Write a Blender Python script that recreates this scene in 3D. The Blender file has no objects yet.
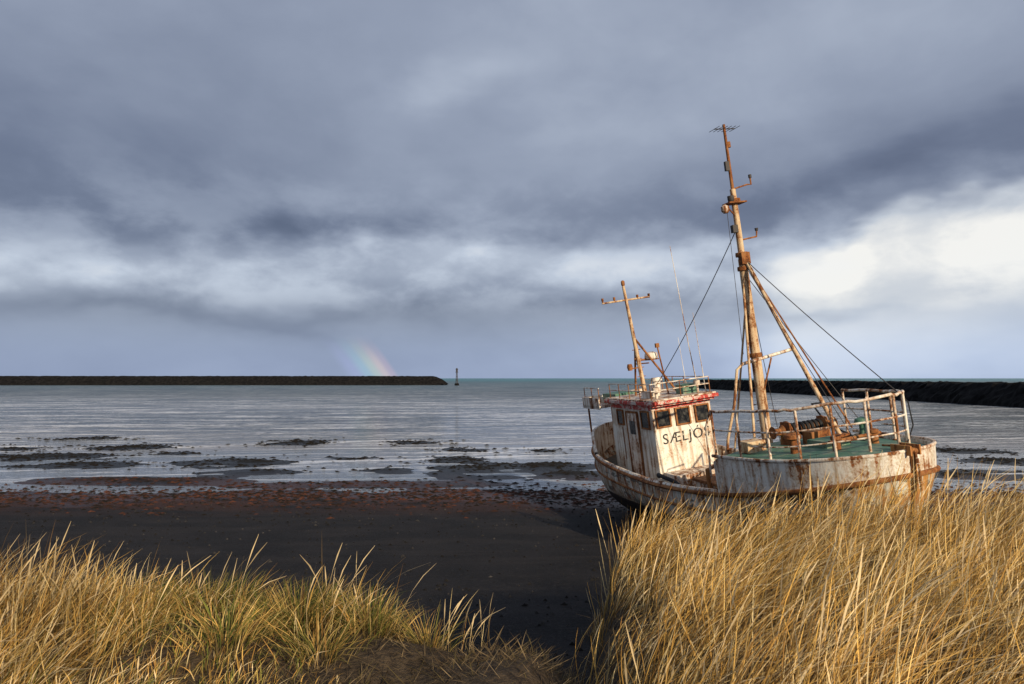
import bpy, math, random
import numpy as np
from mathutils import Vector, Matrix
random.seed(4); R=np.random.default_rng(7)
rad=math.radians
SUN_AZ=152.0; SUN_EL=22.0
sc=bpy.context.scene
sc.view_settings.view_transform='Standard'; sc.view_settings.look='None'; sc.view_settings.exposure=0; sc.view_settings.gamma=1

# ---------------------------------------------------------------- helpers
def lin(c):
    o=[]
    for v in c[:3]:
        v=v/255.0
        o.append(v/12.92 if v<=0.04045 else ((v+0.055)/1.055)**2.4)
    return (o[0],o[1],o[2],1)
class NT:
    def __init__(s,tree): s.t=tree; s.n=tree.nodes; s.l=tree.links
    def put(s,inp,v):
        if v is None: return
        if isinstance(v,bpy.types.NodeSocket): s.l.new(v,inp)
        else: inp.default_value=v
    def M(s,op,a,b=None,c=None,clamp=False):
        n=s.n.new('ShaderNodeMath'); n.operation=op; n.use_clamp=clamp
        for i,v in enumerate((a,b,c)): s.put(n.inputs[i],v)
        return n.outputs[0]
    def mr(s,v,a,b,c=0.0,d=1.0,smooth=True):
        n=s.n.new('ShaderNodeMapRange'); n.interpolation_type='SMOOTHSTEP' if smooth else 'LINEAR'
        s.put(n.inputs['Value'],v)
        for k,q in zip(('From Min','From Max','To Min','To Max'),(a,b,c,d)): s.put(n.inputs[k],q)
        return n.outputs['Result']
    def comb(s,x,y,z):
        n=s.n.new('ShaderNodeCombineXYZ')
        for i,v in enumerate((x,y,z)): s.put(n.inputs[i],v)
        return n.outputs[0]
    def sep(s,v):
        n=s.n.new('ShaderNodeSeparateXYZ'); s.l.new(v,n.inputs[0]); return n.outputs
    def noise(s,vec,scale=1,detail=6,rough=.55,dist=0,lac=2):
        n=s.n.new('ShaderNodeTexNoise'); 
        if vec is not None: s.l.new(vec,n.inputs['Vector'])
        n.inputs['Scale'].default_value=scale; n.inputs['Detail'].default_value=detail
        n.inputs['Roughness'].default_value=rough; n.inputs['Distortion'].default_value=dist
        return n
    def ramp(s,fac,stops,interp='LINEAR'):
        n=s.n.new('ShaderNodeValToRGB'); cr=n.color_ramp; cr.interpolation=interp
        while len(cr.elements)>1: cr.elements.remove(cr.elements[-1])
        cr.elements[0].position=stops[0][0]; cr.elements[0].color=stops[0][1]
        for p,c in stops[1:]:
            e=cr.elements.new(p); e.color=c
        s.put(n.inputs[0],fac); return n.outputs[0]
    def mix(s,f,a,b,blend='MIX'):
        n=s.n.new('ShaderNodeMix'); n.data_type='RGBA'; n.blend_type=blend
        s.put(n.inputs[0],f); s.put(n.inputs[6],a); s.put(n.inputs[7],b); return n.outputs[2]
    def scalev(s,v,sx,sy,sz):
        n=s.n.new('ShaderNodeVectorMath'); n.operation='MULTIPLY'; s.l.new(v,n.inputs[0]); n.inputs[1].default_value=(sx,sy,sz); return n.outputs[0]
    def bump(s,h,strength,dist=.02,normal=None):
        n=s.n.new('ShaderNodeBump'); s.put(n.inputs['Height'],h); n.inputs['Strength'].default_value=strength; n.inputs['Distance'].default_value=dist
        if normal is not None: s.l.new(normal,n.inputs['Normal'])
        return n.outputs[0]
def new_mat(name):
    m=bpy.data.materials.new(name); m.use_nodes=True
    t=NT(m.node_tree); b=m.node_tree.nodes['Principled BSDF']
    tc=t.n.new('ShaderNodeTexCoord')
    return m,t,b,tc.outputs['Object']
def g(v): return (v,v,v,1)

# ---------------------------------------------------------------- world
def build_world():
    w=bpy.data.worlds.new("World"); sc.world=w; w.use_nodes=True
    t=NT(w.node_tree); bg=t.n['Background']
    tc=t.n.new('ShaderNodeTexCoord'); d=tc.outputs['Generated']
    x,y,z=t.sep(d)
    az=t.M('ARCTAN2',x,y); el=t.M('ARCSINE',z)
    wn=t.noise(t.scalev(d,3.6,3.6,8.0),1,4,.55)
    wr,wg,wb=t.sep(wn.outputs['Color'])
    azw=t.M('MULTIPLY_ADD',t.M('SUBTRACT',wr,.5),.42,az)
    elw=t.M('MULTIPLY_ADD',t.M('SUBTRACT',wg,.5),.13,el)
    def c2(px,py):
        a=math.atan((px-512)/739); return a, math.atan((378-py)/739*math.cos(a))
    def gs(px,py,wx,wy,ang,amp):
        a0,e0=c2(px,py); c=math.cos(rad(ang)); s_=math.sin(rad(ang))
        da=t.M('SUBTRACT',azw,a0); de=t.M('SUBTRACT',elw,e0)
        u=t.M('ADD',t.M('MULTIPLY',da,c*739/wx),t.M('MULTIPLY',de,s_*739/wx))
        v=t.M('SUBTRACT',t.M('MULTIPLY',de,c*739/wy),t.M('MULTIPLY',da,s_*739/wy))
        q=t.M('ADD',t.M('MULTIPLY',u,u),t.M('MULTIPLY',v,v))
        return t.M('MULTIPLY',t.M('EXPONENT',t.M('MULTIPLY',q,-1)),amp)
    def st(py,v): return (max(0,min(1,(378-py)/739/0.8)),g(v))
    L=t.ramp(t.M('DIVIDE',elw,0.8),[st(378,.47),st(345,.43),st(320,.37),st(305,.46),st(280,.58),st(256,.56),st(234,.40),st(170,.35),st(120,.38),st(60,.43),st(0,.44),(1,g(.5))],'EASE')
    for a in [(310,230,120,15,4,-.18),(110,185,190,34,-5,-.10),(470,80,60,20,10,.12),(610,130,150,40,14,.11),
              (950,30,260,70,0,.12),(880,172,160,20,12,-.16),(60,258,80,16,0,.12),(480,256,110,20,0,.14),(640,270,110,22,0,.10),
              (900,340,260,55,0,.18),(250,308,240,11,0,-.12),(860,312,50,7,0,-.14),(180,20,160,30,10,-.05)]:
        L=t.M('ADD',L,gs(*a))
    # bright break in the cloud on the right
    a1,e1=c2(755,256); a2,e2=c2(1024,176); sl=(e2-e1)/(a2-a1)
    line=t.M('ADD',t.M('MULTIPLY',t.M('SUBTRACT',azw,a1),sl),e1)
    dd=t.M('SUBTRACT',line,elw)
    wedge=t.M('MULTIPLY',t.mr(dd,-.008,.024),t.mr(azw,.26,.46))
    wedge=t.M('MULTIPLY',wedge,t.mr(dd,.26,.0,.25,1))
    wedge=t.M('MULTIPLY',wedge,t.mr(az,1.6,.9,.3,1))
    L=t.M('ADD',L,t.M('MULTIPLY',wedge,.38))
    # cloud texture on a layer plane: broad and soft overhead
    zz=t.M('ADD',t.M('MAXIMUM',z,0),.24)
    cp=t.comb(t.M('DIVIDE',x,zz),t.M('DIVIDE',y,zz),0)
    n1=t.noise(cp,1.0,6,.52,.4).outputs[0]
    up=t.mr(el,.06,.20)
    L=t.M('ADD',L,t.M('MULTIPLY',t.M('SUBTRACT',n1,.5),t.M('MULTIPLY',up,.56)))
    # rounder cumulus in the band above the horizon
    n3=t.noise(t.comb(t.M('MULTIPLY',az,9),t.M('MULTIPLY',el,16),3.1),1,7,.55,.15).outputs[0]
    n3c=t.mr(n3,.34,.66)
    band=t.M('MULTIPLY',t.mr(el,.07,.11),t.mr(el,.30,.17))
    L=t.M('ADD',L,t.M('MULTIPLY',t.M('SUBTRACT',n3c,.5),t.M('MULTIPLY_ADD',band,.20,.025)))
    col=t.ramp(L,[(0,lin((80,90,114))),(.22,lin((112,122,145))),(.45,lin((150,160,180))),(.7,lin((193,203,219))),(1,lin((243,246,249)))])
    hz=t.mr(el,.10,.02)
    col=t.mix(t.M('MULTIPLY',hz,.55),col,t.mix(1.0,col,(.84,.98,1.24,1),'MULTIPLY'))
    col=t.mix(t.M('MULTIPLY',wedge,.8),col,t.mix(1.0,col,(1.06,1.01,.93,1),'MULTIPLY'))
    # rainbow: a cone of about 41 degrees round the shower's antisolar point
    sa=rad(133.5+180); A=Vector((math.sin(sa)*math.cos(rad(22)),math.cos(sa)*math.cos(rad(22)),-math.sin(rad(22))))
    vm=t.n.new('ShaderNodeVectorMath'); vm.operation='DOT_PRODUCT'; t.l.new(d,vm.inputs[0]); vm.inputs[1].default_value=A
    ang=t.M('MULTIPLY',t.M('ARCCOSINE',vm.outputs['Value']),57.2958)
    rt=t.mr(ang,39.6,43.1,smooth=False)
    rc=t.ramp(rt,[(0,(0,0,0,1)),(.25,(.05,.05,.12,1)),(.45,(.05,.15,.13,1)),(.6,(.17,.21,.06,1)),(.75,(.30,.17,.05,1)),(.88,(.15,.05,.02,1)),(1,(0,0,0,1))],'EASE')
    rm=t.M('MULTIPLY',t.mr(el,.060,.012),t.mr(az,-.36,-.26)); rm=t.M('MULTIPLY',rm,t.mr(az,.0,-.1))
    col=t.mix(t.M('MULTIPLY',rm,.85),col,rc,'ADD')
    col10=t.mix(1.0,col,(10,10,10,1),'MULTIPLY')
    sky=t.n.new('ShaderNodeTexSky'); sky.sky_type='NISHITA'; sky.sun_disc=False
    sky.sun_elevation=rad(SUN_EL); sky.sun_rotation=rad(SUN_AZ)
    fin=t.mix(.94,sky.outputs[0],col10)
    t.l.new(fin,bg.inputs[0]); bg.inputs[1].default_value=.1
    try: w.cycles.sampling_method='MANUAL'; w.cycles.sample_map_resolution=256
    except Exception: pass
build_world()
sd=bpy.data.lights.new('sun','SUN'); so=bpy.data.objects.new('sun',sd); sc.collection.objects.link(so)
sd.energy=5.0; sd.angle=rad(.6); sd.color=(1,.82,.58)
S=Vector((math.sin(rad(SUN_AZ))*math.cos(rad(SUN_EL)),math.cos(rad(SUN_AZ))*math.cos(rad(SUN_EL)),math.sin(rad(SUN_EL))))
so.rotation_euler=S.to_track_quat('Z','Y').to_euler(); so.location=S*50

# ---------------------------------------------------------------- camera
cd=bpy.data.cameras.new('camera'); cam=bpy.data.objects.new('camera',cd); sc.collection.objects.link(cam)
cd.sensor_width=36; cd.lens=26; cam.location=(0,0,4); cam.rotation_euler=(rad(90+2.79),0,0); cd.clip_end=30000; cd.clip_start=.1
sc.camera=cam

# ---------------------------------------------------------------- noise / terrain
def vnoise(x,y,seed):
    tb=np.random.default_rng(seed).random((256,256))
    xi=np.floor(x).astype(int); yi=np.floor(y).astype(int); fx=x-xi; fy=y-yi
    fx=fx*fx*(3-2*fx); fy=fy*fy*(3-2*fy)
    a=tb[xi&255,yi&255]; b=tb[(xi+1)&255,yi&255]; c=tb[xi&255,(yi+1)&255]; d=tb[(xi+1)&255,(yi+1)&255]
    return (a*(1-fx)+b*fx)*(1-fy)+(c*(1-fx)+d*fx)*fy
def fbm(x,y,seed,o=4):
    s=0;a=.5;n=0
    for i in range(o):
        s=s+a*vnoise(x*2**i+i*17.3,y*2**i-i*9.1,seed+i); n+=a; a*=.5
    return s/n-.5
def ss(a,b,v):
    q=np.clip((v-a)/(b-a),0,1); return q*q*(3-2*q)
def w_of(px,py): 
    d=2956/(py-378); return (px-512)/739*d, d
BANKS=[]
for px,py,wx,wy in [(45,456,84,5.5),(10,448,55,3.4),(80,464,66,4.5),(132,447,50,3.4),(235,462,60,5),(250,472,46,4),(302,442,42,3.4),(480,467,52,7),(455,459,34,4),(412,442,32,2.8),(548,465,54,4),(466,449,28,2.8),(575,474,38,4),(350,457,32,2.6),(185,452,36,2.6),(390,470,30,2.6),(90,438,40,1.8),(540,450,30,2.2),
                    (960,450,50,3.5),(1005,461,55,4.5),(985,474,66,5),(150,480,110,3.6),(350,483,100,3.2),(-60,460,60,6),(-150,452,90,5),(1100,458,70,6)]:
    x,d=w_of(px,py); BANKS.append((x,d,wx*d/739,wy*d*d/2956))
def bank(x,y):
    s=np.zeros_like(x)
    for bx,by,sx,sy in BANKS: s=np.maximum(s,np.exp(-((x-bx)/sx)**2-((y-by)/sy)**2))
    return s
def tz(x,y):
    x=np.asarray(x,float); y=np.asarray(y,float)
    crest=5.15+ .5*fbm(x*.5,x*0+3,11)
    crest=crest+ 2.5*ss(.42,.90,x-.03*y) + .75*ss(-.6,-1.8,x)
    crest=crest+ 1.2*ss(4.5,9,x)
    drop=3.0+ .5*fbm(x*.4,y*0,21)
    k=ss(0,1,(y-crest)/drop)
    hum=.30*fbm(x*.9,y*.9,31)+.12*fbm(x*3,y*3,32)
    gully=-.34*np.exp(-((x-(.105*y-.05))/.22)**2)
    dune=2.20+hum+gully-.10*ss(4.5,9,y)-.10*ss(3.2,1.5,x)*ss(.6,1.2,x)*ss(5,7.5,y)+.12*ss(4,8,x)+.08*ss(1.0,2.2,x)
    beach=np.interp(y,[0,11,20,24,27,34,60,80,150,400],[.34,.32,.12,.06,-.012,-.045,-.10,-.4,-2,-5])
    beach=beach+ .05*fbm(x*.12,y*.35,41,5)*ss(60,24,y)+.035*fbm(x*.9,y*.9,51,3)*ss(30,22,y)+.03*fbm(x*.45,y*1.1,55,4)*ss(19,22,y)*ss(60,40,y)
    beach=beach+ bank(x,y)*.10*(1+2.4*fbm(x*.5,y*.9,61,5))
    return dune*(1-k)+beach*k
def geo(a,b,s0,f):
    o=[a]; s=s0
    while o[-1]<b: o.append(o[-1]+s); s*=f
    return o
xp=geo(9,16,.12,1.05)+geo(16.5,70,.35,1.0)+geo(71,9000,1.5,1.25)
xs=np.concatenate([-np.array(xp[::-1]),np.arange(-8.9,9,.1),np.array(xp)])
xs=np.unique(np.round(xs,4))
ys=np.concatenate([-np.array(geo(1,9000,1,1.4)[::-1]),np.arange(0,13,.1),np.arange(13,22,.16),np.arange(22,50,.2),np.array(geo(50,9000,.4,1.12))])
ys=np.unique(np.round(ys,4))
def raw_mesh(name,v,f,smooth=True,col=None):
    me=bpy.data.meshes.new(name); n=len(f); k=f.shape[1]
    me.vertices.add(len(v)); me.vertices.foreach_set('co',v.astype(np.float32).ravel())
    me.loops.add(n*k); me.loops.foreach_set('vertex_index',f.astype(np.int32).ravel())
    me.polygons.add(n); me.polygons.foreach_set('loop_start',np.arange(0,n*k,k,dtype=np.int32)); me.polygons.foreach_set('loop_total',np.full(n,k,dtype=np.int32))
    me.polygons.foreach_set('use_smooth',np.full(n,smooth))
    if col is not None:
        a=me.color_attributes.new('tint','FLOAT_COLOR','POINT'); c=np.ones((len(v),4),np.float32); c[:,:3]=col; a.data.foreach_set('color',c.ravel())
    me.update(calc_edges=True); me.validate()
    o=bpy.data.objects.new(name,me); sc.collection.objects.link(o); return o
def grid_mesh(name,X,Y,Z):
    ny,nx=X.shape; v=np.stack([X,Y,Z],-1).reshape(-1,3)
    i=np.arange(ny*nx).reshape(ny,nx); f=np.stack([i[:-1,:-1],i[:-1,1:],i[1:,1:],i[1:,:-1]],-1).reshape(-1,4)
    return raw_mesh(name,v,f)
X,Y=np.meshgrid(xs,ys); Z=tz(X,Y)
ground=grid_mesh('ground',X,Y,Z)

m,t,b,co=new_mat('black_sand'); px_,py_,pz_=t.sep(co)
nA=t.noise(co,.8,4,.6).outputs[0]; nB=t.noise(co,14,4,.7).outputs[0]; nC=t.noise(co,60,3,.7).outputs[0]
nW=t.noise(t.scalev(co,.25,1.3,1),1,4,.6,.5).outputs[0]
sand=t.mix(t.mr(nA,.3,.7),(.0050,.0047,.0057,1),(.0135,.012,.013,1))
sand=t.mix(t.mr(nB,.52,.72),sand,(.028,.024,.022,1))
sand=t.mix(t.M('MULTIPLY',t.mr(nW,.50,.62),.45),sand,(.026,.022,.021,1))
sand=t.mix(t.M('MULTIPLY',t.mr(nC,.62,.75),.3),sand,(.055,.048,.044,1))
soil=t.mix(t.mr(nB,.3,.7),(.022,.015,.010,1),(.10,.07,.04,1))
sand=t.mix(t.mr(t.M('ADD',pz_,t.M('MULTIPLY',t.M('SUBTRACT',nA,.5),1.4)),1.5,2.1),sand,soil)
kb=t.M('MULTIPLY',t.mr(py_,20.5,24.0),t.mr(py_,32,27)); kb=t.M('MULTIPLY',kb,t.mr(t.M('ADD',nW,t.M('MULTIPLY',t.M('SUBTRACT',nB,.5),.5)),.36,.52))
kel=t.mix(t.mr(nC,.35,.65),(.014,.007,.006,1),(.075,.030,.020,1))
colr=t.mix(kb,sand,kel)
colr=t.mix(t.mr(py_,28,33),colr,(.008,.0075,.006,1))
t.l.new(colr,b.inputs['Base Color'])
wet=t.mr(pz_,.035,.10)
t.l.new(t.mr(wet,0,1,.40,.85),b.inputs['Roughness'])
b.inputs['Specular IOR Level'].default_value=.2
hh=t.M('ADD',t.M('MULTIPLY',nB,1.0),t.M('MULTIPLY',nC,.35))
t.l.new(t.bump(hh,.9,.06),b.inputs['Normal'])
ground.data.materials.append(m)

# ---------------------------------------------------------------- sea
sx_=np.array([-9000,-3000,-1000,-300,-100,0,100,300,1000,3000,9000]); sy_=np.array([15,40,80,160,320,640,1500,4000,9000])
X,Y=np.meshgrid(sx_,sy_); sea=grid_mesh('sea',X.astype(float),Y.astype(float),X*0.0)
m,t,b,co=new_mat('sea_water'); px_,py_,pz_=t.sep(co)
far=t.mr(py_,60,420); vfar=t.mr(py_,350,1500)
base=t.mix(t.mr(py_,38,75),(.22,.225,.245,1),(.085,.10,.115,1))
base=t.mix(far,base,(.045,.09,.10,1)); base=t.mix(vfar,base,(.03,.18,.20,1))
rot=t.n.new('ShaderNodeVectorRotate'); rot.rotation_type='Z_AXIS'; t.l.new(co,rot.inputs['Vector']); rot.inputs['Angle'].default_value=rad(-9)
cr=rot.outputs[0]
w1=t.noise(t.scalev(cr,.40,1.5,1),1,3,.62,.3).outputs[0]
w2=t.noise(t.scalev(cr,1.5,4.6,1),1,3,.65,.4).outputs[0]
w3=t.noise(t.scalev(cr,.045,.20,1),1,3,.6,.3).outputs[0]
w5=t.noise(t.scalev(cr,.10,1.15,1),1,4,.6,.5).outputs[0]
w6=t.noise(t.scalev(cr,.012,.05,1),1,3,.6,.3).outputs[0]
base=t.mix(t.mr(w6,.35,.65),base,t.mix(1.0,base,(.5,.6,.66,1),'MULTIPLY'))
mid=t.M('MULTIPLY',t.mr(py_,40,60),t.mr(py_,900,200))
foam=t.M('MULTIPLY',t.mr(t.M('ADD',t.M('MULTIPLY',w1,.6),t.M('MULTIPLY',w3,.4)),.53,.60),mid)
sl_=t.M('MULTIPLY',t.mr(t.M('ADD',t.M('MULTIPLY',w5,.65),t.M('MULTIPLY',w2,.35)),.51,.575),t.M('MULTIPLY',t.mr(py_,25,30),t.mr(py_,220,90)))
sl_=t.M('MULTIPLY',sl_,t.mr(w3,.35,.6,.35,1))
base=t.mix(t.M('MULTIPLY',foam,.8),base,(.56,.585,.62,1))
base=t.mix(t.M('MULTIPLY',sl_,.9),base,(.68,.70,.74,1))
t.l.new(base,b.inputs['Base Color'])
b.inputs['IOR'].default_value=1.36
calm=t.mr(py_,34,55)
t.l.new(t.mr(py_,40,200,.09,.34),b.inputs['Roughness'])
h=t.M('ADD',t.M('MULTIPLY',w1,t.M('MULTIPLY',calm,.65)),t.M('MULTIPLY',w2,t.M('MULTIPLY_ADD',calm,.18,.04)))
h=t.M('ADD',h,t.M('MULTIPLY',w3,t.M('MULTIPLY',calm,1.4)))
h=t.M('ADD',h,t.M('MULTIPLY',w5,.09))
bn=t.n.new('ShaderNodeBump'); t.l.new(h,bn.inputs['Height']); bn.inputs['Distance'].default_value=1.0; bn.inputs['Strength'].default_value=1.0
t.l.new(bn.outputs[0],b.inputs['Normal'])
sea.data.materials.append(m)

# ---------------------------------------------------------------- seaweed lumps
def lumps(name,P,Sz,zz,mat,flat=.35,cols=None):
    n=len(P); K=7
    a=np.linspace(0,2*np.pi,K,endpoint=False)[None,:]+R.random((n,1))*6
    rr=Sz[:,None]*(.5+R.random((n,K)))
    vx=P[:,0:1]+np.cos(a)*rr*1.25; vy=P[:,1:2]+np.sin(a)*rr*.8
    vz=np.repeat(zz[:,None],K,1)-.02
    ring=np.stack([vx,vy,vz],-1)
    top=np.stack([P[:,0]+Sz*.3*(R.random(n)-.5),P[:,1]+Sz*.3*(R.random(n)-.5),zz+Sz*flat*(.5+R.random(n))],-1)[:,None,:]
    v=np.concatenate([ring,top],1).reshape(-1,3)
    base=np.arange(n)[:,None]*(K+1); i=np.arange(K)[None,:]
    f=np.stack([base+i,base+(i+1)%K,np.repeat(base+K,K,1)],-1).reshape(-1,3)
    c=None
    if cols is not None: c=np.repeat(cols,K+1,0)
    o=raw_mesh(name,v,f,False,c); o.data.materials.append(mat); return o
m,t,b,co=new_mat('kelp'); at=t.n.new('ShaderNodeVertexColor'); at.layer_name='tint'
t.l.new(at.outputs[0],b.inputs['Base Color']); b.inputs['Roughness'].default_value=.8; b.inputs['Specular IOR Level'].default_value=.12; kelp=m
n=46000; x=R.uniform(-40,40,n); y=R.uniform(20.5,30,n)
dens=np.exp(-((y-(25.0+2.6*fbm(x*.15,x*0,71)))/2.1)**2)*(.30+1.7*np.clip(fbm(x*.6,y*1.4,72)+.35,0,1))
k=R.random(n)<dens*.9; x=x[k];y=y[k]
bx=[];by=[]
for (cx,cy,sx,sy) in BANKS:
    q=int(min(4200,sx*sy*36)); bx.append(cx+R.normal(0,.60,q)*sx); by.append(cy+R.normal(0,.60,q)*sy)
bx=np.concatenate(bx);by=np.concatenate(by); kk=fbm(bx*.5,by*.9,61,5)>-.09; bx=bx[kk];by=by[kk]
x=np.concatenate([x,bx]);y=np.concatenate([y,by]); n=len(x)
S_=R.uniform(.04,.17,n)*(y/30)**.6; zz=np.maximum(tz(x,y),-.005)
c0=np.array([.009,.0075,.005]);c1=np.array([.080,.030,.018]);mm=R.random((n,1))**2*np.where(y[:,None]<29.5,1,.04)
lumps('seaweed',np.stack([x,y],-1),S_,zz,kelp,.26,c0+(c1-c0)*mm)
n=8000; x=R.uniform(-14,10,n); y=R.uniform(7.5,24,n); k=R.random(n)<(.15+1.2*np.clip(fbm(x*.5,y*.5,81)+.1,0,1)); x=x[k];y=y[k]; n=len(x)
zz=tz(x,y); gcol=(.008+.04*R.random((n,1))**3)*np.array([[1,.93,.88]])
lumps('pebbles',np.stack([x,y],-1),R.uniform(.008,.045,n),zz+.012,kelp,.55,gcol)

# ---------------------------------------------------------------- breakwaters
m,t,b,co=new_mat('basalt_rock'); nn=t.noise(co,.9,4,.7).outputs[0]
t.l.new(t.mix(t.mr(nn,.35,.7),(.004,.004,.0045,1),(.015,.0145,.0145,1)),b.inputs['Base Color']); b.inputs['Roughness'].default_value=.95; b.inputs['Specular IOR Level'].default_value=.1
basalt=m
def breakwater(A,B_,H,W,step,seed,amp=.35):
    A=np.array(A,float);B_=np.array(B_,float); L=np.linalg.norm(B_-A); dr=(B_-A)/L; nr=np.array([-dr[1],dr[0]])
    ns=int(L/step); rg=np.random.default_rng(seed)
    prof=[(-W/2,-1.5),(-W*.40,H*.2),(-W*.33,H*.42),(-W*.27,H*.62),(-W*.21,H*.82),(-W*.15,H),(-W*.05,H*1.0),(W*.05,H),(W*.15,H),(W*.21,H*.82),(W*.27,H*.62),(W*.33,H*.42),(W*.4,H*.2),(W/2,-1.5)]
    P=np.array(prof); k=len(P)
    s=np.linspace(0,L,ns+1); end=np.minimum(1,np.sqrt(np.clip(np.minimum(s+.3,L-s+.3)/(H*1.6),0,1)))
    v=np.zeros((ns+1,k,3))
    for j in range(k):
        off=P[j,0]*(.55+.45*end)
        v[:,j,0]=A[0]+dr[0]*s+nr[0]*off; v[:,j,1]=A[1]+dr[1]*s+nr[1]*off; v[:,j,2]=np.where(P[j,1]>0,P[j,1]*end,P[j,1])
    v+=rg.normal(0,amp*.4,v.shape)*np.array([1,1,.55])
    i=np.arange((ns+1)*k).reshape(ns+1,k); f=np.stack([i[:-1,:-1],i[:-1,1:],i[1:,1:],i[1:,:-1]],-1).reshape(-1,4)
    o=raw_mesh('breakwater',v.reshape(-1,3),f,False); o.data.materials.append(basalt); return o
breakwater((-37,424),(-760,400),5.1,17,1.6,3,.45)
breakwater((76,305),(72,70),3.25,9,.8,5,.5)

# ---------------------------------------------------------------- mesh builder
class MB:
    def __init__(s): s.v=[];s.f=[];s.m=[]
    def add(s,vs,fs,mi=0):
        o=len(s.v); s.v+=[tuple(p) for p in vs]; s.f+=[tuple(i+o for i in q) for q in fs]; s.m+=[mi]*len(fs)
    def tube(s,pts,r,mi=0,n=8,closed=False):
        P=[Vector(p) for p in pts]; N=len(P); rs=r if isinstance(r,(list,tuple)) else [r]*N
        vs=[];ref=None
        for i in range(N):
            if closed: tg=(P[(i+1)%N]-P[i-1])
            else: tg=(P[min(i+1,N-1)]-P[max(i-1,0)])
            tg.normalize()
            if ref is None:
                ref=Vector((0,0,1)) if abs(tg.z)<.9 else Vector((1,0,0))
            a=tg.cross(ref); 
            if a.length<1e-4: a=tg.cross(Vector((0,1,.3)))
            a.normalize(); bb=a.cross(tg).normalized(); ref=bb
            for k in range(n):
                an=2*math.pi*k/n; vs.append(P[i]+(a*math.cos(an)+bb*math.sin(an))*rs[i])
        fs=[]
        for i in range(N if closed else N-1):
            j=(i+1)%N
            for k in range(n): fs.append((i*n+k,i*n+(k+1)%n,j*n+(k+1)%n,j*n+k))
        if not closed: fs.append(tuple(range(n))[::-1]); fs.append(tuple((N-1)*n+k for k in range(n)))
        s.add(vs,fs,mi)
    def box(s,c,sz,mi=0,rot=None,taper=1.0):
        vs=[]
        for z in (-.5,.5):
            for x,y in ((-.5,-.5),(.5,-.5),(.5,.5),(-.5,.5)):
                q=taper if z>0 else 1
                p=Vector((x*sz[0]*q,y*sz[1]*q,z*sz[2]))
                if rot is not None: p=rot@p
                vs.append(p+Vector(c))
        s.add(vs,[(3,2,1,0),(4,5,6,7),(0,1,5,4),(1,2,6,5),(2,3,7,6),(3,0,4,7)],mi)
    def lathe(s,c,prof,mi=0,n=14,ax=(0,0,1)):
        q=Vector((0,0,1)).rotation_difference(Vector(ax)); vs=[]
        for r,z in prof:
            for k in range(n):
                a=2*math.pi*k/n; vs.append(Vector(c)+q@Vector((r*math.cos(a),r*math.sin(a),z)))
        fs=[]
        for i in range(len(prof)-1):
            for k in range(n): fs.append((i*n+k,i*n+(k+1)%n,(i+1)*n+(k+1)%n,(i+1)*n+k))
        fs.append(tuple(range(n))[::-1]); fs.append(tuple((len(prof)-1)*n+k for k in range(n)))
        s.add(vs,fs,mi)
    def build(s,name,mats,parent=None,smooth=40,bevel=0):
        me=bpy.data.meshes.new(name); me.from_pydata(s.v,[],s.f)
        for q in mats: me.materials.append(q)
        me.polygons.foreach_set('material_index',s.m)
        me.update(); me.validate()
        if smooth: me.shade_smooth(); me.set_sharp_from_angle(angle=rad(smooth))
        o=bpy.data.objects.new(name,me); sc.collection.objects.link(o)
        if bevel:
            bm_=o.modifiers.new('bevel','BEVEL'); bm_.width=bevel; bm_.segments=2; bm_.limit_method='ANGLE'; bm_.angle_limit=rad(50)
        if parent: o.parent=parent
        return o

# ---------------------------------------------------------------- paints
def paint(name,c,rust=.5,dirt=.5,rough=.5,c2=None,scale=1.0):
    m,t,b,co=new_mat(name)
    a=t.noise(co,2.2*scale,5,.65).outputs[0]; s=t.noise(t.scalev(co,9*scale,9*scale,.9*scale),1,4,.6).outputs[0]; f=t.noise(co,26*scale,4,.7).outputs[0]
    base=(*c,1)
    col=t.mix(t.M('MULTIPLY',t.mr(s,.42,.72),dirt),base,(c[0]*.42,c[1]*.36,c[2]*.27,1))
    if c2: col=t.mix(t.mr(t.M('ADD',t.M('MULTIPLY',a,.7),t.M('MULTIPLY',f,.3)),.50,.54),col,(*c2,1))
    th=.80-.34*rust
    rv=t.M('ADD',t.M('MULTIPLY',a,.40),t.M('ADD',t.M('MULTIPLY',f,.25),t.M('MULTIPLY',s,.35)))
    rm=t.mr(rv,th-.035,th+.025)
    halo=t.mr(rv,th-.13,th+.02)
    rc=t.mix(t.mr(f,.35,.65),(.055,.02,.009,1),(.27,.095,.028,1))
    col=t.mix(t.M('MULTIPLY',halo,.6*min(1,rust*1.3)),col,(.44,.20,.07,1))
    col=t.mix(rm,col,rc)
    t.l.new(col,b.inputs['Base Color']); t.l.new(t.mr(rm,0,1,rough,.9),b.inputs['Roughness'])
    b.inputs['Specular IOR Level'].default_value=.3
    t.l.new(t.bump(t.M('ADD',f,t.M('MULTIPLY',rm,-.4)),.35,.012),b.inputs['Normal'])
    return m
white=paint('weathered_white_paint',(.80,.77,.69),.72,.85,c2=(.60,.59,.50))
white_rusty=paint('rusty_white_paint',(.76,.73,.64),.80,.6)
cream=paint('cream_wheelhouse_paint',(.80,.76,.66),.66,.85,c2=(.64,.59,.48))
rustm=paint('rusty_steel',(.20,.085,.03),.9,.6,.85)
ochre=paint('rusty_yellow_paint',(.62,.50,.33),.78,.5,.7,scale=1.6)
orange=paint('orange_rust',(.40,.18,.055),.78,.6,.85,scale=1.6)
green=paint('green_deck_paint',(.075,.18,.125),.46,.5,.6,c2=(.15,.23,.17))
red=paint('red_trim_paint',(.46,.035,.022),.20,.3,.5,c2=(.60,.50,.43),scale=2.4)
grey=paint('grey_deck',(.16,.16,.14),.5,.6,.8)
black=paint('black_rubber',(.012,.012,.013),.1,.2,.7)
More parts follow.
